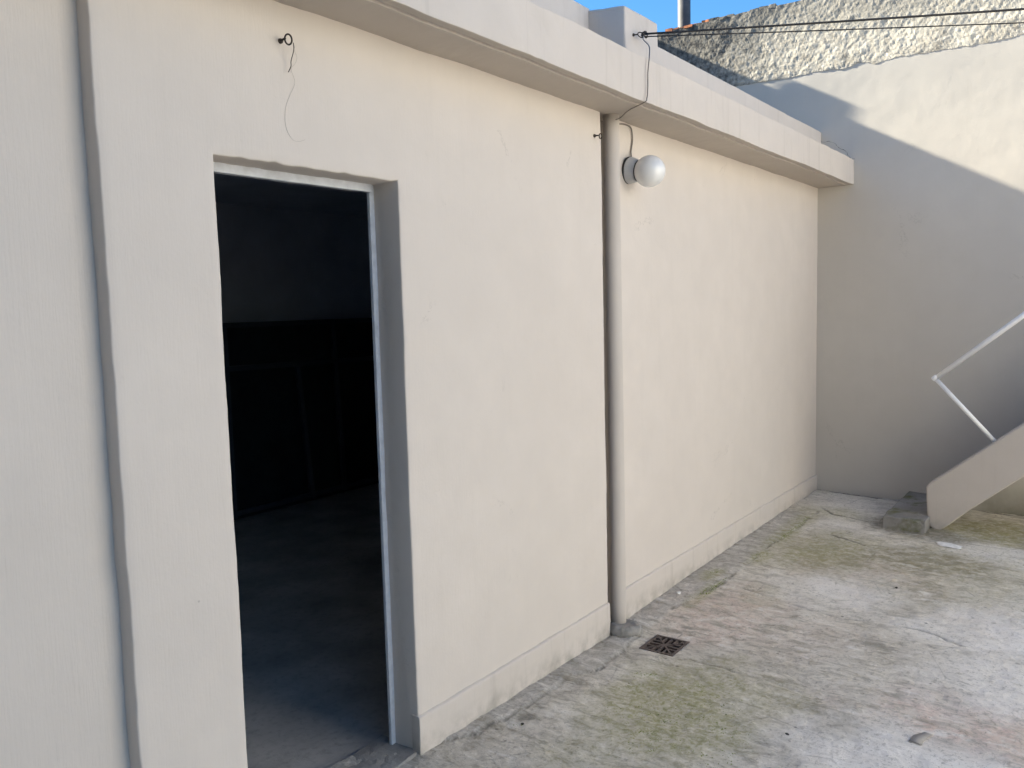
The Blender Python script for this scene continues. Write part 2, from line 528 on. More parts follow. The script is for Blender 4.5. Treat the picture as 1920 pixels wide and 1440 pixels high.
CR = {
    'a': ([(1.9, .12), (2.14, .0), (2.33, -.085), (2.7, -.105), (2.97, -.085), (3.11, -.17), (3.33, -.14)], 0.010, 0.75),
    'b': ([(3.92, -.13), (4.14, -.14), (4.24, -.16), (4.38, -.2), (4.78, -.2), (5.3, -.19), (5.84, -.2), (6.28, -.2)], 0.009, 0.7),
    'c': ([(6.40, -.19), (6.25, -.3), (6.21, -.47), (6.17, -.66)], 0.016, 0.9),
    'd': ([(5.72, -.45), (5.66, -.6), (5.61, -.7)], 0.013, 0.9),
    'e': ([(4.4, -.32), (4.36, -.54), (4.26, -.85), (4.31, -1.04), (4.31, -1.19), (4.28, -1.33), (4.23, -1.43)], 0.009, 0.5),
    'e2': ([(4.31, -1.19), (4.28, -1.33), (4.20, -1.46)], 0.007, 0.9),
    'f': ([(3.4, -.44), (3.4, -.65), (3.4, -.79), (3.37, -.96)], 0.010, 0.45),
    'g': ([(3.52, -1.18), (3.52, -1.32), (3.46, -1.5)], 0.006, 0.6),
    'h': ([(6.966, 0.03), (6.962, -.35), (6.958, -.72), (6.96, -1.7)], 0.022, 0.98),
    'i': ([(3.33, -.155), (3.40, -.12), (3.52, -.14)], 0.008, 0.8),
}
warp = np.stack([0.018 * fbm(PF, 9, 3, 41), 0.018 * fbm(PF, 9, 3, 42), np.zeros(len(PF))], 1)
PW = PF + warp
dark = np.zeros(len(PF)); cz = np.zeros(len(PF))
for n, (poly, wd, st) in CR.items():
    d = seg_dist(PW, poly)
    brk = np.clip(0.9 + 1.2 * fbm(PF, 6, 3, hash_seed := (ord(n[0]) * 7)), 0.1, 1)
    dark = np.maximum(dark, st * brk * np.clip(1.25 - d / wd, 0, 1))
    cz -= 0.006 * brk * np.clip(1 - d / (wd * 1.4), 0, 1)
# cement kerb strip along the wall foot, raised a touch
ystrip = np.interp(PW[:, 0], [1.9, 2.14, 2.33, 2.7, 2.97, 3.11, 3.33, 3.5, 3.92, 4.14, 4.38, 5.3, 6.9], [.12, 0, -.085, -.105, -.085, -.17, -.14, -.13, -.13, -.14, -.2, -.19, -.2])
strip = np.clip((PW[:, 1] - ystrip) / 0.02 + 0.5, 0, 1)
strip *= np.clip((6.5 - PF[:, 0]) / 0.5, 0, 1)
gut = np.clip(1 - np.abs(PW[:, 1] - ystrip + 0.05) / 0.07, 0, 1) * np.clip(0.5 + fbm(PF, 5, 3, 77), 0, 1) * (PF[:, 0] < 3.4)
dark = np.maximum(dark, 0.35 * gut)
moss = np.zeros(len(PF))
for (c, rx, ry, st) in [((2.95, -.58), .42, .27, .95), ((2.85, -.80), .25, .16, .8), ((3.22, -.83), .16, .2, .5), ((2.55, -.45), .35, .12, .45), ((3.05, -.4), .2, .12, .6),
                        ((5.35, -.55), .40, .30, .75), ((5.67, -.18), .5, .07, .75), ((5.0, -.22), .18, .06, .85), ((4.53, -.09), .13, .05, .7), ((5.5, -.2), .16, .05, .8), ((4.2, -.17), .2, .04, .6),
                        ((5.5, -1.35), .5, .5, .35), ((6.35, -1.45), .35, .5, .8), ((6.3, -.3), .15, .25, .6), ((4.35, -.45), .15, .12, .3), ((5.1, -1.4), .4, .5, .35)]:
    moss = np.maximum(moss, st * blob(PF, c, rx, ry, 0.9, int(c[0] * 100)))
pink = np.zeros(len(PF))
for (c, rx, ry, st) in [((4.0, -.36), .4, .28, .7), ((5.02, -.88), .35, .35, .5), ((3.42, -1.62), .22, .38, .95), ((4.1, -.05), .3, .05, .5), ((3.9, -.7), .3, .3, .3), ((4.62, -1.7), .2, .3, .6)]:
    pink = np.maximum(pink, st * blob(PF, c, rx, ry, 1.0, int(c[0] * 130)))
pale = np.zeros(len(PF))
for (c, rx, ry, st) in [((4.5, -1.7), .45, .38, 1), ((2.98, -1.5), .25, .45, 1), ((4.65, -.78), .3, .28, .8), ((3.85, -1.65), .35, .3, .8), ((5.85, -1.4), .2, .3, .8), ((5.9, -.45), .3, .25, .4), ((4.35, -1.35), .2, .2, .6), ((6.6, -.35), .35, .28, .6)]:
    pale = np.maximum(pale, st * blob(PF, c, rx, ry, 1.0, int(c[0] * 170)))
brown = np.zeros(len(PF))
for (c, rx, ry, st) in [((5.46, -1.06), .26, .34, 1.0), ((5.2, -.57), .35, .28, .7), ((6.15, -.95), .22, .3, .9), ((6.45, -1.5), .3, .5, 1.0), ((5.75, -.5), .2, .2, .6), ((4.75, -1.1), .2, .3, .4), ((3.1, -1.2), .09, .14, .9), ((2.9, -1.08), .04, .06, .7), ((3.0, -1.05), .1, .14, .5), ((5.2, -.6), .1, .25, .4)]:
    brown = np.maximum(brown, st * blob(PF, c, rx, ry, 0.8, int(c[0] * 190)))
for (c, rx, ry, st) in [((2.86, -.98), .015, .035, .4), ((2.60, -.9), .015, .022, .45), ((2.45, -.33), .03, .05, .25), ((4.1, -1.05), .02, .05, .25), ((6.2, -.80), .22, .24, .6), ((6.05, -1.05), .16, .2, .45)]:  # dark spots; those at the stair foot mix dirt with painted shadow
    dark = np.maximum(dark, st * blob(PF, c, rx, ry, 0.7, int(c[0] * 210)))
joint = np.where(PF[:, 0] < PX, -.014, .010)                  # grubby joint at the foot of the skirting
dark = np.maximum(dark, 0.6 * np.exp(-np.abs(PW[:, 1] - joint) / .007) * np.clip(.55 + fbm(PF, 7, 3, 55), 0, 1) * (PF[:, 0] > D1))
Z = base_z(PF[:, 0], PF[:, 1]) + 0.006 * fbm(PF, 1.7, 3, 5) + 0.0038 * fbm(PF, 9, 4, 9) + 0.0021 * fbm(PF, 36, 2, 13)
Z += 0.006 * strip + cz - 0.004 * gut
nearw = np.clip(1 - np.abs(PF[:, 1]) / 0.05, 0, 1)
# gentle dish round the grate
dg = np.maximum(np.abs(PF[:, 0] - 3.5) - .095, np.abs(PF[:, 1] + .28) - .085)
kdish = np.clip(1 - dg / 0.10, 0, 1) * (dg > -0.02)
zg = -0.028
Z = np.where(dg < 0.10, Z * (1 - np.clip(1 - dg / 0.10, 0, 1) ** 2) + zg * np.clip(1 - dg / 0.10, 0, 1) ** 2, Z)
PF[:, 2] = Z
nx, ny = len(FX), len(FY)
F = []
for i in range(nx - 1):
    xc = (FX[i] + FX[i + 1]) / 2
    for j in range(ny - 1):
        yc = (FY[j] + FY[j + 1]) / 2
        if 3.405 < xc < 3.595 and -0.365 < yc < -0.195: continue
        F.append((i * ny + j, (i + 1) * ny + j, (i + 1) * ny + j + 1, i * ny + j + 1))
fl = make('courtyard_floor', PF, F, M_floor, None, True)
tag(fl, kind='structure')
me = fl.data
for nm, ch in (('mask', (moss, pink, pale)), ('mask2', (dark, brown, strip))):
    at = me.attributes.new(nm, 'FLOAT_COLOR', 'POINT')
    at.data.foreach_set('color', np.stack([*ch, np.ones(len(PF))], 1).astype(np.float32).ravel())

def fz(x, y):
    i = int(np.clip(np.searchsorted(FXn, x), 0, nx - 1)); j = int(np.clip(np.searchsorted(FYn, y), 0, ny - 1))
    return float(Z[i * ny + j])

# ------------------------------------------------------------------ the storage building
bld = empty('storage_building', (3.5, 0.1, 0), 'single storey cream plastered building with dark open doorway under projecting concrete eaves', 'building')
us = lines(XS, XE, 0.03, (D0, D1))
vs = lines(-0.1, ZS + 0.03, 0.03, (DZ,))
V, F = cells(us, vs, lambda u, v: not (D0 < u < D1 and v < DZ), 0.0, 0.148, 'y')
fr = V[:, 1] < 0.1
W = wob(V, 0.0022, 5, 0.0007, 40, 3)
# chipped arris round the doorway and along the step at the left
nearlint = np.exp(-np.abs(V[:, 2] - DZ) / 0.012) * fr * (V[:, 0] > D0 - 0.02) * (V[:, 0] < D1 + .01)
W[:, 2] += nearlint * 0.009 * np.maximum(-0.1, fbm(V, 30, 3, 61))
nears = np.exp(-np.abs(V[:, 0] - XS) / 0.012) * fr
W[:, 0] += nears * (0.0032 * fbm(V, 3.2, 3, 62) + 0.0016 * vnoise(V, 22, 63))
bevel(make('front_wall', W, F, M_wall, bld, True), 0.005, 2)
# part beyond the drainpipe stands a little further back
V, F = cells(lines(XE + 0.002, PX + 0.085, 0.03), lines(-0.1, ZS + 0.03, 0.06), lambda u, v: True, 0.19, 0.26, 'y')
make('pipe_recess', V, F, M_stone, bld)  # dark colour stands in for the shade in the gap behind the pipe
V, F = cells(lines(PX + 0.078, L + 0.02, 0.04), lines(-0.1, ZS + 0.03, 0.04), lambda u, v: True, 0.026, 0.22, 'y')
bevel(make('front_wall', wob(V, 0.002, 4, 0.0005, 40, 4), F, M_wall, bld, True), 0.004)

def skirting(x0, x1, y, ztop, seed):
    prof = [(y + .03, -.1), (y - .012, -.1)] + [(y - .012, z) for z in lines(-.06, ztop - .012, .04)] + [(y - .010, ztop - .004), (y - .004, ztop), (y + .03, ztop + .002)]
    V, F = prism(lines(x0, x1, 0.025), prof)
    o = make('skirting', wob(V, 0.0022, 7, 0.0010, 45, seed), F, M_skirt, bld, False)
    bevel(o, 0.003, 2)
skirting(XS + 0.004, D0 - .001, 0, 0.148, 21)
skirting(D1 - 0.006, XE - .004, 0, 0.146, 22)
skirting(PX + .082, L + .01, 0.026, 0.150, 23)

# eaves slab with a drip groove in its soffit
g0 = -OV + 0.050
prof = [(-OV, ZS)] + [(g0 - 0.006, ZS + .002), (g0 - 0.006, ZS + 0.010), (g0 + 0.006, ZS + 0.010), (g0 + 0.006, ZS)] + [(y, ZS) for y in (-.12, -.05, 0.03, 0.12)] + [(0.24, ZS), (0.24, ZF)] + [(y, ZF) for y in (0.1, -.03, -.14)] + [(-OV, ZF)] + [(-OV, ZF - k * (ZF - ZS) / 4) for k in (1, 2, 3)]
V, F = prism(lines(-3.4, L - .0015, 0.04), prof)
es = make('eaves_slab', wob(V, 0.0042, 3.0, 0.0014, 26, 31), F, M_eave, bld, False)
es.data.materials.append(M_soffit_shade)                # darker, browner eave paint below: soffit shade put into the colour
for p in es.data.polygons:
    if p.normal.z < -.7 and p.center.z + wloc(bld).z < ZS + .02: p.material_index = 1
bevel(es, 0.006, 2, 60)

# parapets and the little pier between them
V, F = boxv(4.050, L - .0015, 0.0, 0.16, ZF - .02, 2.9336, 0.05)
bevel(make('parapet', wob(V, 0.003, 3.5, 0.001, 30, 33), F, M_eave, bld, False), 0.008, 2, 60)
V, F = boxv(-3.4, 3.725, 0.207, 0.36, ZF - .02, 3.078, 0.05)
V = wob(V, 0.003, 3.5, 0.001, 30, 34)
bevel(make('parapet', V, F, M_eave, bld, False), 0.008, 2, 60)
V, F = boxv(3.705, 4.057, -0.002, 0.36, ZF - .03, 3.045, 0.03)
top = np.clip((V[:, 2] - 2.95) / .09, 0, 1)
V[:, 2] += top * 0.018 * np.clip(V[:, 1] / .2, 0, 1)
bevel(make('pier', wob(V, 0.004, 6, 0.0012, 30, 35), F, M_eave, bld, False), 0.010, 3, 60)
V, F = boxv(-3.4, L - .002, 0.241, 3.95, ZS + .01, ZF - .03)
make('roof', V, F, M_room_floor, bld)

# room behind the doorway
for (a, b) in ((boxv(0.9, 1.05, 0.14, 3.70, -.1, ZS + .02), 0), (boxv(5.9, 6.05, 0.14, 3.70, -.1, ZS + .02), 0), (boxv(0.9, 6.05, 3.68, 3.9, -.1, ZS + .02), 0)):
    make('room_wall', a[0], a[1], M_room, bld)
V, F = boxv(1.0, 5.95, 0.141, 3.7, ZS - .03, ZS + .005)
make('ceiling', V, F, M_room, bld)
V, F = cells(lines(0.95, 6.0, .08), lines(0.145, 3.72, .08), lambda u, v: True, -0.05, -0.004, 'z')
tag(make('room_floor', wob(V, .003, 3, .001, 9, 3), F, M_room_floor, None, True), kind='structure')
# threshold mortar, ramped from the yard up to the room floor
us = lines(D0 - .01, D1 + .01, .02); vs = lines(-.03, 0.20, .02)
V, F = cells(us, vs, lambda u, v: True, -0.05, 0.0, 'z')
tp = V[:, 2] > -.02
V[:, 2] += tp * (0.004 * fbm(V, 12, 3, 51) + 0.003 * vnoise(V, 40, 52) + np.where(V[:, 1] < 0, -0.02 + .0, 0.006) + np.where(V[:, 0] > D1 - .1, (V[:, 0] - D1 + .1) * .08, 0))
make('threshold', V, F, M_threshold, bld, False)

# steel door frame, its leaf gone
df = make('door_frame', *boxv(D1 - .021, D1 + .004, .117, .131, -.01, DZ + .004, 0.04), M_frame, bld)
bevel(df, .002)
V, F = boxv(D0 - .004, D1 - .0215, .104, .131, DZ - .027, DZ + .006, 0.03)
bevel(make('frame_head', wob(V, .0012, 8, .0005, 40, 8), F, M_frame, df), .002)
V, F = boxv(D0 - .004, D0 + .021, .117, .131, -.01, DZ - .028)
bevel(make('frame_jamb', V, F, M_frame, df), .002)

# ------------------------------------------------------------------ unseen rooftop storey, added to cast the shadow on the boundary wall
rt = empty('rooftop_shade_block', (3.0, 3.4, ZF), 'unseen storey added on the flat roof to cast shade on the boundary wall', 'building')
V, F = boxv(-3.4, L - .003, 2.8, 6.5, ZF - .1, 4.72)
make('wall', V, F, M_shade_block, rt)  # unseen block, added to cast shade
V, F = boxv(6.478, 6.56, 2.80, 2.95, 4.70, 4.845, 0.03)
V = wob(V, .006, 6, .002, 20, 2)
make('shade_bump_stub', V, F, M_shade_block, rt)  # unseen stub, shaped to cast the bump in the shadow edge

# ------------------------------------------------------------------ wall to the left of the step
lw = empty('adjoining_wall', (0, 0.15, 0), 'brushed pale plaster wall at far left, set slightly back from the doorway wall', 'wall')
V, F = cells(lines(-3.4, XS + .05, .035), lines(-.2, ZS + .03, .035), lambda u, v: True, 0.055, 0.26, 'y')
make('wall_face', wob(V, .0022, 4, .0005, 30, 71), F, M_left, lw, True)

# ------------------------------------------------------------------ boundary wall at the back
bw = empty('boundary_wall', (L + .1, 0, 0), 'tall cream boundary wall with weathered roughcast band along its top', 'wall')
ZR = 3.425
V, F = cells(lines(-5.4, 4.2, 0.05), lines(-.2, ZR + .03, 0.05), lambda u, v: True, L, L + .2, 'x')
fr = V[:, 0] < L + .1
V[:, 0] += fr * (0.003 * fbm(V, 1.5, 3, 81) + .0006 * fbm(V, 8, 2, 82))
make('smooth_render', V, F, M_back, bw, True)
us = lines(-5.4, -1.7, .06)[:-1] + lines(-1.7, 1.9, .009) + lines(1.9, 4.2, .06)[1:]
vs = lines(ZR - .020, 4.0, .009)
V, F = cells(us, vs, lambda u, v: True, L - .004, L + .2, 'x')
fr = V[:, 0] < L + .1
n = 0.0019 * fbm(V * np.array([1, 1, .75]), 22, 3, 91, .6) + 0.0016 * fbm(V, 55, 2, 92) + .005 * fbm(V, 3, 3, 93)
lump = np.clip(fbm(V, 20, 2, 96) - .45, 0, 1) * .004
V[:, 0] -= fr * (n + lump + .001)
low = np.clip(1 - (V[:, 2] - (ZR - .020)) / .03, 0, 1)
V[:, 2] += low * (.014 * fbm(V, 8, 3, 94))
V[:, 0] += fr * np.clip(low, 0, 1) * (V[:, 0] < L - .006) * .002
topm = np.clip((V[:, 2] - 3.93) / .07, 0, 1)
V[:, 2] += topm * (.010 * fbm(V, 6, 3, 95))
make('roughcast_band', V, F, M_rough, bw, False)
# broken terracotta pieces bedded along the top
yy = 1.36
for k in range(14):
    wd = random.uniform(.05, .12)
    V, F = boxv(L - .012 + random.uniform(0, .02), L + .16, yy - wd, yy - .004, 3.985, 4.004 + random.uniform(0, .014), .03)
    if yy > 1.0 or random.random() < .45:
        make('brick', wob(V, .004, 20, .002, 50, k), F, M_tile if yy > 1.0 or random.random() < .3 else M_rough, bw)
    yy -= wd

# hairline cracks in the render beside the eaves
def flat_crack(name, pts, wd, mat, parent, off):
    V, F = tube(pts, wd, 4, 4)
    return make(name, V, F, mat, parent)
M_crack = simple('crack_shadow', (0.06, 0.06, 0.062), 0.95)
cp = [(.005, 2.86), (-.03, 2.851), (-.06, 2.853), (-.10, 2.835), (-.125, 2.80), (-.15, 2.782), (-.17, 2.776), (-.20, 2.747), (-.205, 2.725), (-.225, 2.70), (-.26, 2.687)]
cq = []
for a_, b_ in zip(cp[:-1], cp[1:]):
    for k in range(4):
        t = k / 4
        cq.append((L - .0005, a_[0] + (b_[0] - a_[0]) * t + random.uniform(-.004, .004), a_[1] + (b_[1] - a_[1]) * t + random.uniform(-.004, .004)))
V, F = tube(cq, [.0004 + .0016 * random.random() for _ in cq], 5)
make('crack', V, F, M_crack, bw)

# ------------------------------------------------------------------ staircase along the boundary wall
st = empty('staircase', (6.6, -1.0, -.01), 'concrete staircase with thick sloping cream stringer climbing right along the back wall', 'staircase')
m = 0.83
def zt(y): return 0.321 + (-0.963 - y) * m
def zb(y): return -0.02 + (-1.0 - y) * m * 1.035
yend = -4.0
prof = []
for k in range(7):                                          # rounded toe
    a = math.pi * (0.5 + 0.5 * k / 6)
    pass
outline = [(-0.935, 0.285), (-0.945, 0.305), (-0.965, 0.325)]
outline += [(y, zt(y)) for y in np.arange(-1.1, yend, -.15)]
outline += [(yend, zt(yend)), (yend, zb(yend))]
outline += [(y, zb(y)) for y in np.arange(-3.9, -1.15, .15)]
outline += [(-1.065, 0.022), (-1.035, -0.002), (-1.005, -0.012), (-.985, -.004), (-.962, 0.012), (-.95, .05), (-.943, 0.12), (-.937, 0.2)]
n = len(outline)
V = [(x, y, z) for x in (6.24, 6.36) for (y, z) in outline]
F = [tuple(range(n)), tuple(range(n, 2 * n))] + [(i, (i + 1) % n, n + (i + 1) % n, n + i) for i in range(n)]
so = make('stringer', V, F, M_stair, st)
bevel(so, .012, 3, 60)
# the foot step stands proud of the stringer
V, F = boxv(6.09, L - .004, -.960, -.690, -.08, .090, .04)
Vw = wob(V, .006, 7, .002, 30, 14)
bevel(make('step', Vw, F, M_step, st), .008, 2, 60)
y0, z0 = -.965, .09
for k in range(13):
    V, F = boxv(6.365, L - .004, y0 - .225 * (k + 1) - .02, y0 - .225 * k, max(zb(y0 - .225 * (k + 1) - .02) + .01, z0 + .187 * k), z0 + .187 * (k + 1))
    make('step', V, F, M_step, st)
# sloping soffit slab under the flight
V = [(x, y, zb(y) + dz) for x in (6.37, L - .006) for (y, dz) in ((-1.2, .002), (yend, .002), (yend, .10), (-1.2, .10))]
F = [(0, 1, 2, 3), (4, 5, 6, 7), (0, 1, 5, 4), (1, 2, 6, 5), (2, 3, 7, 6), (3, 0, 4, 7)]
make('soffit_slab', V, F, M_stair, st)
# handrail
xr = 6.30
def rz(y): return 1.042 + (-0.966 - y) * m
hr = make('handrail', *tube([(xr, -.972, 1.040), (xr, -1.5, rz(-1.5)), (xr, -3.9, rz(-3.9))], .0180, 12), M_rail, st, True)
make('rail_post', *tube([(xr, -.966, 1.042), (xr, -1.35, .610)], .0145, 12), M_rail, hr, True)
make('elbow', *lathe((xr, -.966, 1.040), (0, -.7, .6), [(-.019, .010), (-.016, .015), (-.01, .0195), (.010, .0195), (.018, .018)], 14), M_rail, hr, True)
make('rail_post', *tube([(xr, -2.7, rz(-2.7)), (xr, -3.08, rz(-2.7) - .43)], .017, 12), M_rail, hr, True)

# ------------------------------------------------------------------ unseen houses: one shaped to bounce sun, one added to block fill
oh = empty('facing_bounce_house', (3, -5.3, 0), 'unseen pale house across the courtyard, sized and coloured to bounce sunlight', 'house')
V, F = boxv(1.4, 5.9, -5.6, -5.2, -.3, 4.2)
make('wall', V, F, M_bounce, oh)  # unseen block, sized to bounce sunlight
nh = empty('near_fill_block', (-3, -3, 0), 'unseen dark house behind the camera, added to block sky light', 'house')
V, F = boxv(-3.3, -2.9, -5.6, 0.05, -.3, 8.0)
make('wall', V, F, M_fill_block, nh)  # unseen block, added to cut sky light

# ------------------------------------------------------------------ drainpipe
dp = empty('drainpipe', (PX, -.012, 0), 'cream painted vertical drainpipe set in the wall joint beside the lamp', 'pipe')
pts = [(PX + .002 * math.sin(z * 2.2), -.006, z) for z in np.linspace(-.02, ZS + .004, 24)]
rr = [.0385] * 24
make('pipe', *tube(pts, rr, 28), M_pipe, dp, True)
cc = Vector((PX - .022, -.052, -.020))
V, F = lathe(cc, (0, 0, 1), [(-.02, .066), (0, .070), (.008, .079), (.020, .083), (.034, .080), (.044, .070), (.047, .058), (.043, .045), (.040, .030)], 64)
ang = np.arctan2(V[:, 1] - cc.y, V[:, 0] - cc.x)
rim = np.clip((np.hypot(V[:, 0] - cc.x, V[:, 1] - cc.y) - .05) / .03, 0, 1)
V[:, 2] += rim * .004 * np.sin(ang * 19 + 2 * np.sin(ang * 3))
V = wob(V, .006, 16, .004, 50, 5)
make('mortar_collar', V, F, M_mortar, dp, True)

# ------------------------------------------------------------------ drain grate
gc = Vector((3.5, -.28, zg))
gr = empty('drain_grate', gc, 'rusty square floor drain grate beside the foot of the drainpipe', 'drain')
hx, hy, zt0, zb0 = .096, .086, zg + .004, zg - .012
ft = .012
fv = join(boxv(gc.x - hx, gc.x + hx, gc.y - hy, gc.y - hy + ft, zb0, zt0), boxv(gc.x - hx, gc.x + hx, gc.y + hy - ft, gc.y + hy, zb0, zt0),
          boxv(gc.x - hx, gc.x - hx + ft, gc.y - hy + ft, gc.y + hy - ft, zb0, zt0), boxv(gc.x + hx - ft, gc.x + hx, gc.y - hy + ft, gc.y + hy - ft, zb0, zt0))
make('rim', *fv, M_iron, gr)
ix, iy = hx - ft, hy - ft
for s in (1, -1):
    a = Vector((gc.x - ix, gc.y - s * iy, 0)); b = Vector((gc.x + ix, gc.y + s * iy, 0))
    d = (b - a).normalized(); nn = Vector((-d.y, d.x, 0)) * .0045
    dz = -.0006 if s < 0 else 0
    P = [a + nn, a - nn, b - nn, b + nn]
    V = [(p.x, p.y, z) for z in (zb0 + .002, zt0 - .001 + dz) for p in P]
    make('rib', V, [(0, 1, 2, 3), (4, 5, 6, 7), (0, 1, 5, 4), (1, 2, 6, 5), (2, 3, 7, 6), (3, 0, 4, 7)], M_iron, gr)
nb = 4
for q in range(4):
    for k in range(-nb // 2, nb // 2 + 1):
        if q < 2:                                   # sectors towards +-x: bars run along x
            t = k / (nb / 2 + .6); yk = t * iy; xa = abs(t) * ix + .006; xb = ix
            if xb - xa < .006: continue
            sgn = 1 if q == 0 else -1
            x0_, x1_ = sorted((gc.x + sgn * xa, gc.x + sgn * (xb + .001)))
            V, F = boxv(x0_, x1_, gc.y + yk - .0046, gc.y + yk + .0046, zb0 + .003, zt0 - .0022)
        else:
            t = k / (nb / 2 + .6); xk = t * ix; ya = abs(t) * iy + .006; yb = iy
            if yb - ya < .006: continue
            sgn = 1 if q == 2 else -1
            y0_, y1_ = sorted((gc.y + sgn * ya, gc.y + sgn * (yb + .001)))
            V, F = boxv(gc.x + xk - .0048, gc.x + xk + .0048, y0_, y1_, zb0 + .003, zt0 - .0022)
        make('bar', V, F, M_iron, gr)
pit = join(boxv(gc.x - .11, gc.x - .0952, gc.y - .11, gc.y + .11, -.3, zg - .006), boxv(gc.x + .0952, gc.x + .11, gc.y - .11, gc.y + .11, -.3, zg - .006),
           boxv(gc.x - .0952, gc.x + .0952, gc.y - .11, gc.y - .0852, -.3, zg - .006), boxv(gc.x - .0952, gc.x + .0952, gc.y + .0852, gc.y + .11, -.3, zg - .006), boxv(gc.x - .11, gc.x + .11, gc.y - .11, gc.y + .11, -.32, -.3))
make('sump', *pit, M_stone, gr)
rimv = []
V, F = cells(lines(gc.x - .125, gc.x + .125, .008, (gc.x - hx - .001, gc.x + hx + .001)), lines(gc.y - .115, gc.y + .115, .008, (gc.y - hy - .001, gc.y + hy + .001)),
             lambda u, v: not (abs(u - gc.x) < hx + .001 and abs(v - gc.y) < hy + .001), zg - .02, zg + .001, 'z')
edge = np.maximum(np.abs(V[:, 0] - gc.x) - hx, np.abs(V[:, 1] - gc.y) - hy)
V[:, 2] += (V[:, 2] > zg - .01) * (-.006 * np.clip(edge / .028, 0, 1) + .0025 * fbm(V, 40, 2, 4))
make('cement_bed', V, F, M_mortar, gr)

# ------------------------------------------------------------------ globe lamp
lc = Vector((3.765, .026, 2.268))
la = empty('wall_lamp', lc, 'round white opal globe lamp on grey plastic base just right of the drainpipe', 'lamp')
ax = Vector((0, -1, -.15))
make('gasket', *lathe(lc, ax, [(0, .066), (.009, .067), (.010, .060)], 40), M_gasket, la)
make('base', *lathe(lc, ax, [(.010, .064), (.013, .066), (.020, .065), (.035, .060), (.050, .055), (.056, .052), (.058, .045)], 40), M_lampbase, la, True)
make('neck', *lathe(lc, ax, [(.056, .048), (.058, .0515), (.062, .0515), (.066, .046)], 40), M_gasket, la, True)
gcn = lc + ax.normalized() * .121
prof = [(.121 - .077 * math.cos(t), .077 * math.sin(t)) for t in np.linspace(.62, math.pi - .001, 36)]
make('globe', *lathe(lc, ax, prof, 64), M_globe, la, True)

# ------------------------------------------------------------------ hooks in the wall
def eye_hook(base, ring_off, r, label, tail=None, plug=True, ringdir=None, group=None):
    b = Vector(base)
    e = empty('eye_hook', b, label, 'hook', group)
    tip = b + Vector(ring_off)
    make('shank', *tube([b + Vector((0, .01, 0)), tip], .0032, 8), M_hook, e, True)
    if plug:
        V, F = lathe(b, (0, -1, 0), [(-.004, .0075), (.004, .0075), (.009, .005), (.010, .002)], 12)
        make('plug', V, F, M_hook, e, True)
    n = Vector(ringdir or (1, -.3, .1)).normalized()
    a = n.cross(Vector((0, 0, 1))).normalized(); c2 = n.cross(a)
    cen = tip + a * 0 + Vector((0, -r * .9, -r * .4))
    pts = [cen + (a * math.cos(t) + c2 * math.sin(t)) * r for t in np.linspace(0, 2 * math.pi, 20, endpoint=False)]
    make('ring', *tube(pts, .0026, 8, 0, True), M_hook, e, True)
    return e
eye_hook((1.617, 0, 2.385), (0, -.024, .003), .0140, 'iron eye hook with dangling wire end above the doorway', ringdir=(.95, .05, .25))
wv = tube([(1.640, -.030, 2.380), (1.642, -.028, 2.36), (1.637, -.020, 2.33), (1.637, -.018, 2.315), (1.630, -.014, 2.298)], .0014, 6, 4)
tag(make('wire_end', *wv, M_hook, None, True), 'short stiff rusty wire end hanging from the hook above the doorway', 'wire')
th = tube([(1.645, -.030, 2.372), (1.664, -.004, 2.369), (1.674, -.0022, 2.351), (1.665, -.0022, 2.33), (1.650, -.0022, 2.313), (1.662, -.0022, 2.277), (1.640, -.0022, 2.235), (1.624, -.0022, 2.201), (1.619, -.0022, 2.165), (1.622, -.0022, 2.14), (1.632, -.0022, 2.12), (1.648, -.0022, 2.108), (1.668, -.0022, 2.108), (1.690, -.0022, 2.116)], .00035, 4, 5)
tag(make('thread', *th, M_thread, None, True), 'hair-thin loose curling thread hanging down the plaster above the doorway', 'thread')
eye_hook((3.392, 0, 2.378), (.004, -.022, 0), .0115, 'small dark eye hook in the plaster just left of the drainpipe', plug=True, ringdir=(.9, -.5, .1))
ek = eye_hook((3.785, 0, 2.922), (0.006, -.026, .0), .017, 'iron eye on the roof pier holding the overhead clothes lines', plug=True, ringdir=(.5, -.2, .8))

# ------------------------------------------------------------------ overhead lines and loose wires
def line_to(a, m1, b, sag):
    a, b = Vector(a), Vector(b)
    pts = []
    for k in range(25):
        t = k / 24
        p = a.lerp(b, t); p.z -= sag * 4 * t * (1 - t)
        pts.append(p)
    return pts
A = Vector((3.812, -.045, 2.924))
def beyond(p, y):                        # carry the line on to the unseen facing bounce house
    p = Vector(p); t = (y - A.y) / (p.y - A.y)
    return A + (p - A) * t
e1 = beyond((4.5, -1.589, 2.893), -5.18); e2 = beyond((4.5, -1.591, 2.842), -5.18)
tag(make('overhead_line', *tube(line_to(A, None, e1, .02), .0052, 6), M_wire, None, True), 'thick dark overhead line stretched from the roof pier, upper of the two', 'cable', 'overhead lines across the courtyard')
tag(make('overhead_line', *tube(line_to(A + Vector((.004, -.003, -.012)), None, e2, .02), .0030, 6), M_wire, None, True), 'thin dark overhead line stretched from the roof pier, lower of the two', 'cable', 'overhead lines across the courtyard')
knot = [A + Vector((.012 * math.cos(t) - .004 + .0016 * t, .010 * math.sin(t), .012 * math.sin(t * 1.3 + 1))) for t in np.linspace(0, 14, 60)]
tag(make('wire_knot', *tube(knot, .0030, 6), M_wire, None, True), 'dark twisted knot tying the overhead lines to the pier hook', 'wire')
tails = [[A + Vector((-.01, 0, -.004)), A + Vector((-.05, .02, -.012)), A + Vector((-.075, .03, -.02))]]
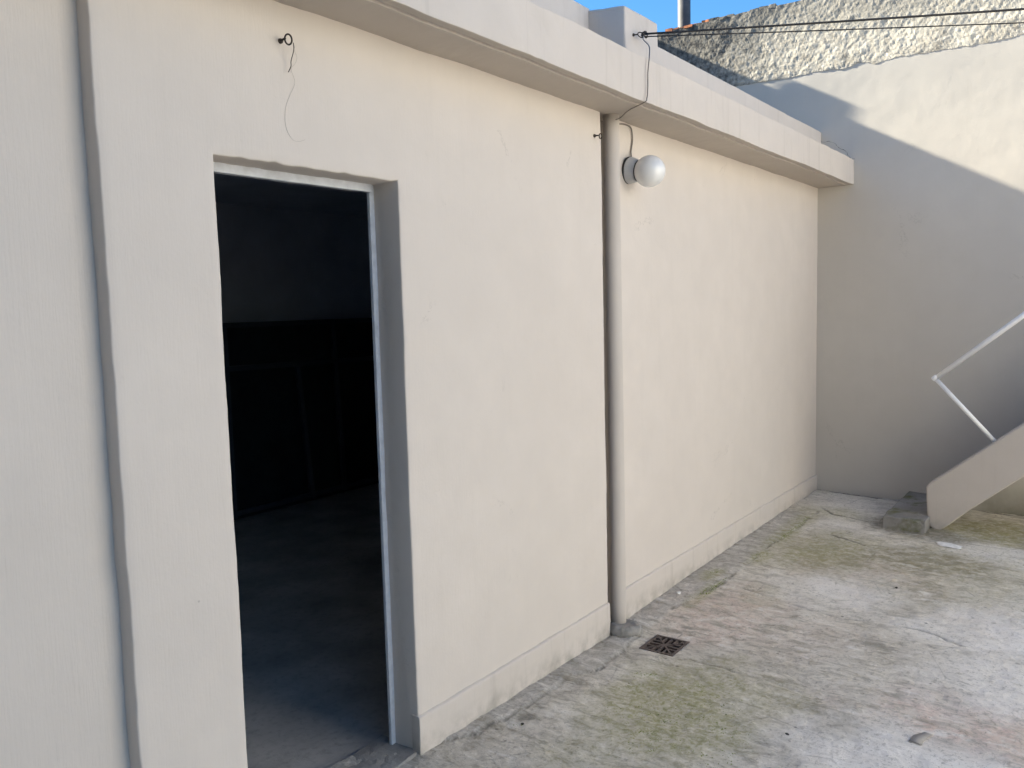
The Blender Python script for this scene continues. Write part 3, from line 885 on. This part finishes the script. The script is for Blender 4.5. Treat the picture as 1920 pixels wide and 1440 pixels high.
lw_pts = [A + Vector((-.004, -.006, -.008)), (3.70, -.10, 2.86), (3.52, -.22, 2.765), (3.44, -.262, 2.695), (3.424, -.262, 2.62), (3.422, -.262, 2.56), (3.412, -.262, 2.508), (3.396, -.258, 2.488), (3.47, -.14, 2.484), (3.545, -.056, 2.477), (3.508, -.052, 2.462)]
tag(make('loose_wire', *tube(lw_pts, .0027, 6, 5), M_wire_grey, None, True), 'slack grey wire running down the eaves and under the soffit to the drainpipe', 'wire')
lf = [(3.590, .012, 2.470), (3.66, .022, 2.478), (3.74, .022, 2.487), (3.785, .018, 2.478), (3.800, .018, 2.44), (3.798, .019, 2.40), (3.785, .019, 2.36), (3.778, .012, 2.325)]
tag(make('lamp_flex', *tube(lf, .0040, 6, 5), M_wire_grey, None, True), 'short brown flex dropping from the soffit into the globe lamp base', 'wire')

# ------------------------------------------------------------------ flue beyond the wall
fu = empty('flue_pipe', (7.32, 1.335, 0), 'dark round metal flue rising into the sky behind the boundary wall', 'flue')
make('tube', *tube([(7.32, 1.335, 0), (7.32, 1.335, 3.2), (7.32, 1.335, 5.6)], .058, 24), M_flue, fu, True)
make('collar', *lathe((7.32, 1.335, 4.9), (0, 0, 1), [(0, .058), (.005, .066), (.04, .066), (.045, .058)], 24), M_flue, fu, True)
make('cowl', *lathe((7.32, 1.335, 5.6), (0, 0, 1), [(0, .058), (.05, .058), (.06, .11), (.12, .02)], 24), M_flue, fu, True)

# ------------------------------------------------------------------ frame leaning inside the room
wf = empty('steel_window_frame', (4.6, 3.5, 0), 'dark steel window frame leaning against the far wall inside the doorway', 'frame')
def bar(p, q, r=.02):
    p, q = Vector(p), Vector(q); d = (q - p).normalized(); n = d.cross(Vector((0, -1, 0))).normalized()
    V = [tuple(e + n * s * r + Vector((0, t, 0))) for e in (p, q) for s in (-1, 1) for t in (0, .03)]
    return np.array(V), [(0, 1, 3, 2), (4, 5, 7, 6), (0, 1, 5, 4), (1, 3, 7, 5), (3, 2, 6, 7), (2, 0, 4, 6)]
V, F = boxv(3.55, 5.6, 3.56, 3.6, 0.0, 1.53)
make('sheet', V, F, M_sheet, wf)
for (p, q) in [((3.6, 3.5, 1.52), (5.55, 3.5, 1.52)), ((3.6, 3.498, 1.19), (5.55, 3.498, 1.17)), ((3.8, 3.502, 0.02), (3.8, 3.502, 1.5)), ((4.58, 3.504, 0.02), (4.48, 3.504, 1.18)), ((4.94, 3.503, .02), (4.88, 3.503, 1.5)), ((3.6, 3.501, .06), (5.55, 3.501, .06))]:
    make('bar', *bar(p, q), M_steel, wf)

# ------------------------------------------------------------------ moss tufts, pebbles and scraps on the yard
V, F = [], []
rng = np.random.default_rng(3)
spots = [(3.12, -.34, .05, .03), (3.16, -.38, .04, .025), (2.81, -.6, .035, .03), (2.61, -.67, .035, .03), (3.14, -.6, .06, .03), (2.47, -.16, .02, .02), (5.0, -.21, .12, .03), (4.53, -.085, .08, .025), (5.52, -.19, .12, .02),
         (3.07, -.8, .025, .02), (3.05, -.56, .04, .02), (4.24, -.16, .06, .012), (2.95, -.5, .3, .18), (2.9, -.72, .3, .15), (5.8, -.19, .4, .02), (2.63, -.62, .10, .06), (4.3, -.19, .2, .015), (2.75, -.85, .2, .1)]
for (cx, cy, rx, ry) in spots:
    n = int(40 + 9000 * min(rx, .1) * min(ry, .06) + 160 * (rx > .15))
    for k in range(n):
        a, r = rng.uniform(0, 2 * math.pi), math.sqrt(rng.uniform(0, 1))
        r = r ** 1.3
        x, y = cx + rx * r * math.cos(a), cy + ry * r * math.sin(a)
        if abs(x - 3.5) < .1 and abs(y + .28) < .09: continue
        if y > -.02: continue
        s = rng.uniform(.0015, .0042); h = s * rng.uniform(.3, .7); z = fz(x, y) - .001
        i0 = len(V)
        for q in range(5):
            t = 2 * math.pi * q / 5 + a
            V.append((x + s * math.cos(t), y + s * math.sin(t), z))
        V.append((x + rng.normal(0, s * .2), y + rng.normal(0, s * .2), z + h))
        F += [(i0 + q, i0 + (q + 1) % 5, i0 + 5) for q in range(5)]
tag(make('moss', V, F, M_moss, None, True), 'bright green moss growing in patches on the concrete yard', 'moss', None, 'stuff')

def lump(name, x, y, r, flat, mat, label, cat, seed=0, elong=1.0, rot=0.0):
    bm = bmesh.new()
    bmesh.ops.create_icosphere(bm, subdivisions=3, radius=1)
    V = np.array([v.co[:] for v in bm.verts]); F = [[v.index for v in f.verts] for f in bm.faces]
    bm.free()
    V = V * (1 + .22 * fbm(V, 1.6, 3, seed)[:, None])
    V = V * np.array([r * elong, r, r * flat])
    c, s = math.cos(rot), math.sin(rot)
    V = np.stack([V[:, 0] * c - V[:, 1] * s, V[:, 0] * s + V[:, 1] * c, V[:, 2]], 1)
    V += np.array([x, y, fz(x, y) + r * flat * .55])
    return tag(make(name, V, F, mat, None, True), label, cat)
lump('white_pebble', 4.14, -.055, .012, .6, M_white, 'small white pebble at the foot of the wall right of the drain', 'pebble', 1, 1.3)
lump('plaster_chip', 5.86, -1.14, .05, .12, M_white, 'flat pale plaster chip lying in front of the stair foot', 'chip', 2, 1.6, 1.2)
lump('dark_pebble', 4.86, -1.03, .007, .7, M_stone, 'single dark pebble out in the middle of the yard', 'pebble', 3)
lump('dark_pebble', 2.485, -.17, .006, .7, M_stone, 'tiny dark pebble beside the skirting near the doorway', 'pebble', 4)
lump('dark_leaf', 2.975, -1.035, .006, .2, M_stone, 'small curled dark leaf near the bottom of the yard', 'leaf', 5, 1.6, .8)
V, F = [], []
for i in range(9):                                   # a curled strip of card
    t = i / 8
    for q in (-1, 1):
        x, y = 3.155 + .085 * t + .012 * math.sin(t * 3), -1.44 - .03 * t * t + q * (.022 - .006 * t)
        V.append((x, y, fz(x, y) + .004 + .008 * t * t))
n = len(V)
V += [(x, y, z - .0015) for (x, y, z) in V]
for i in range(8):
    a_, b_, c_, d_ = 2 * i, 2 * i + 1, 2 * i + 3, 2 * i + 2
    F += [(a_, b_, c_, d_), (a_ + n, b_ + n, c_ + n, d_ + n), (a_, d_, d_ + n, a_ + n), (b_, c_, c_ + n, b_ + n)]
F += [(0, 1, 1 + n, n), (16, 17, 17 + n, 16 + n)]
tag(make('paper_scrap', V, F, M_scrap, None, True), 'curled grey strip of card lying on the pale concrete near bottom right', 'scrap')
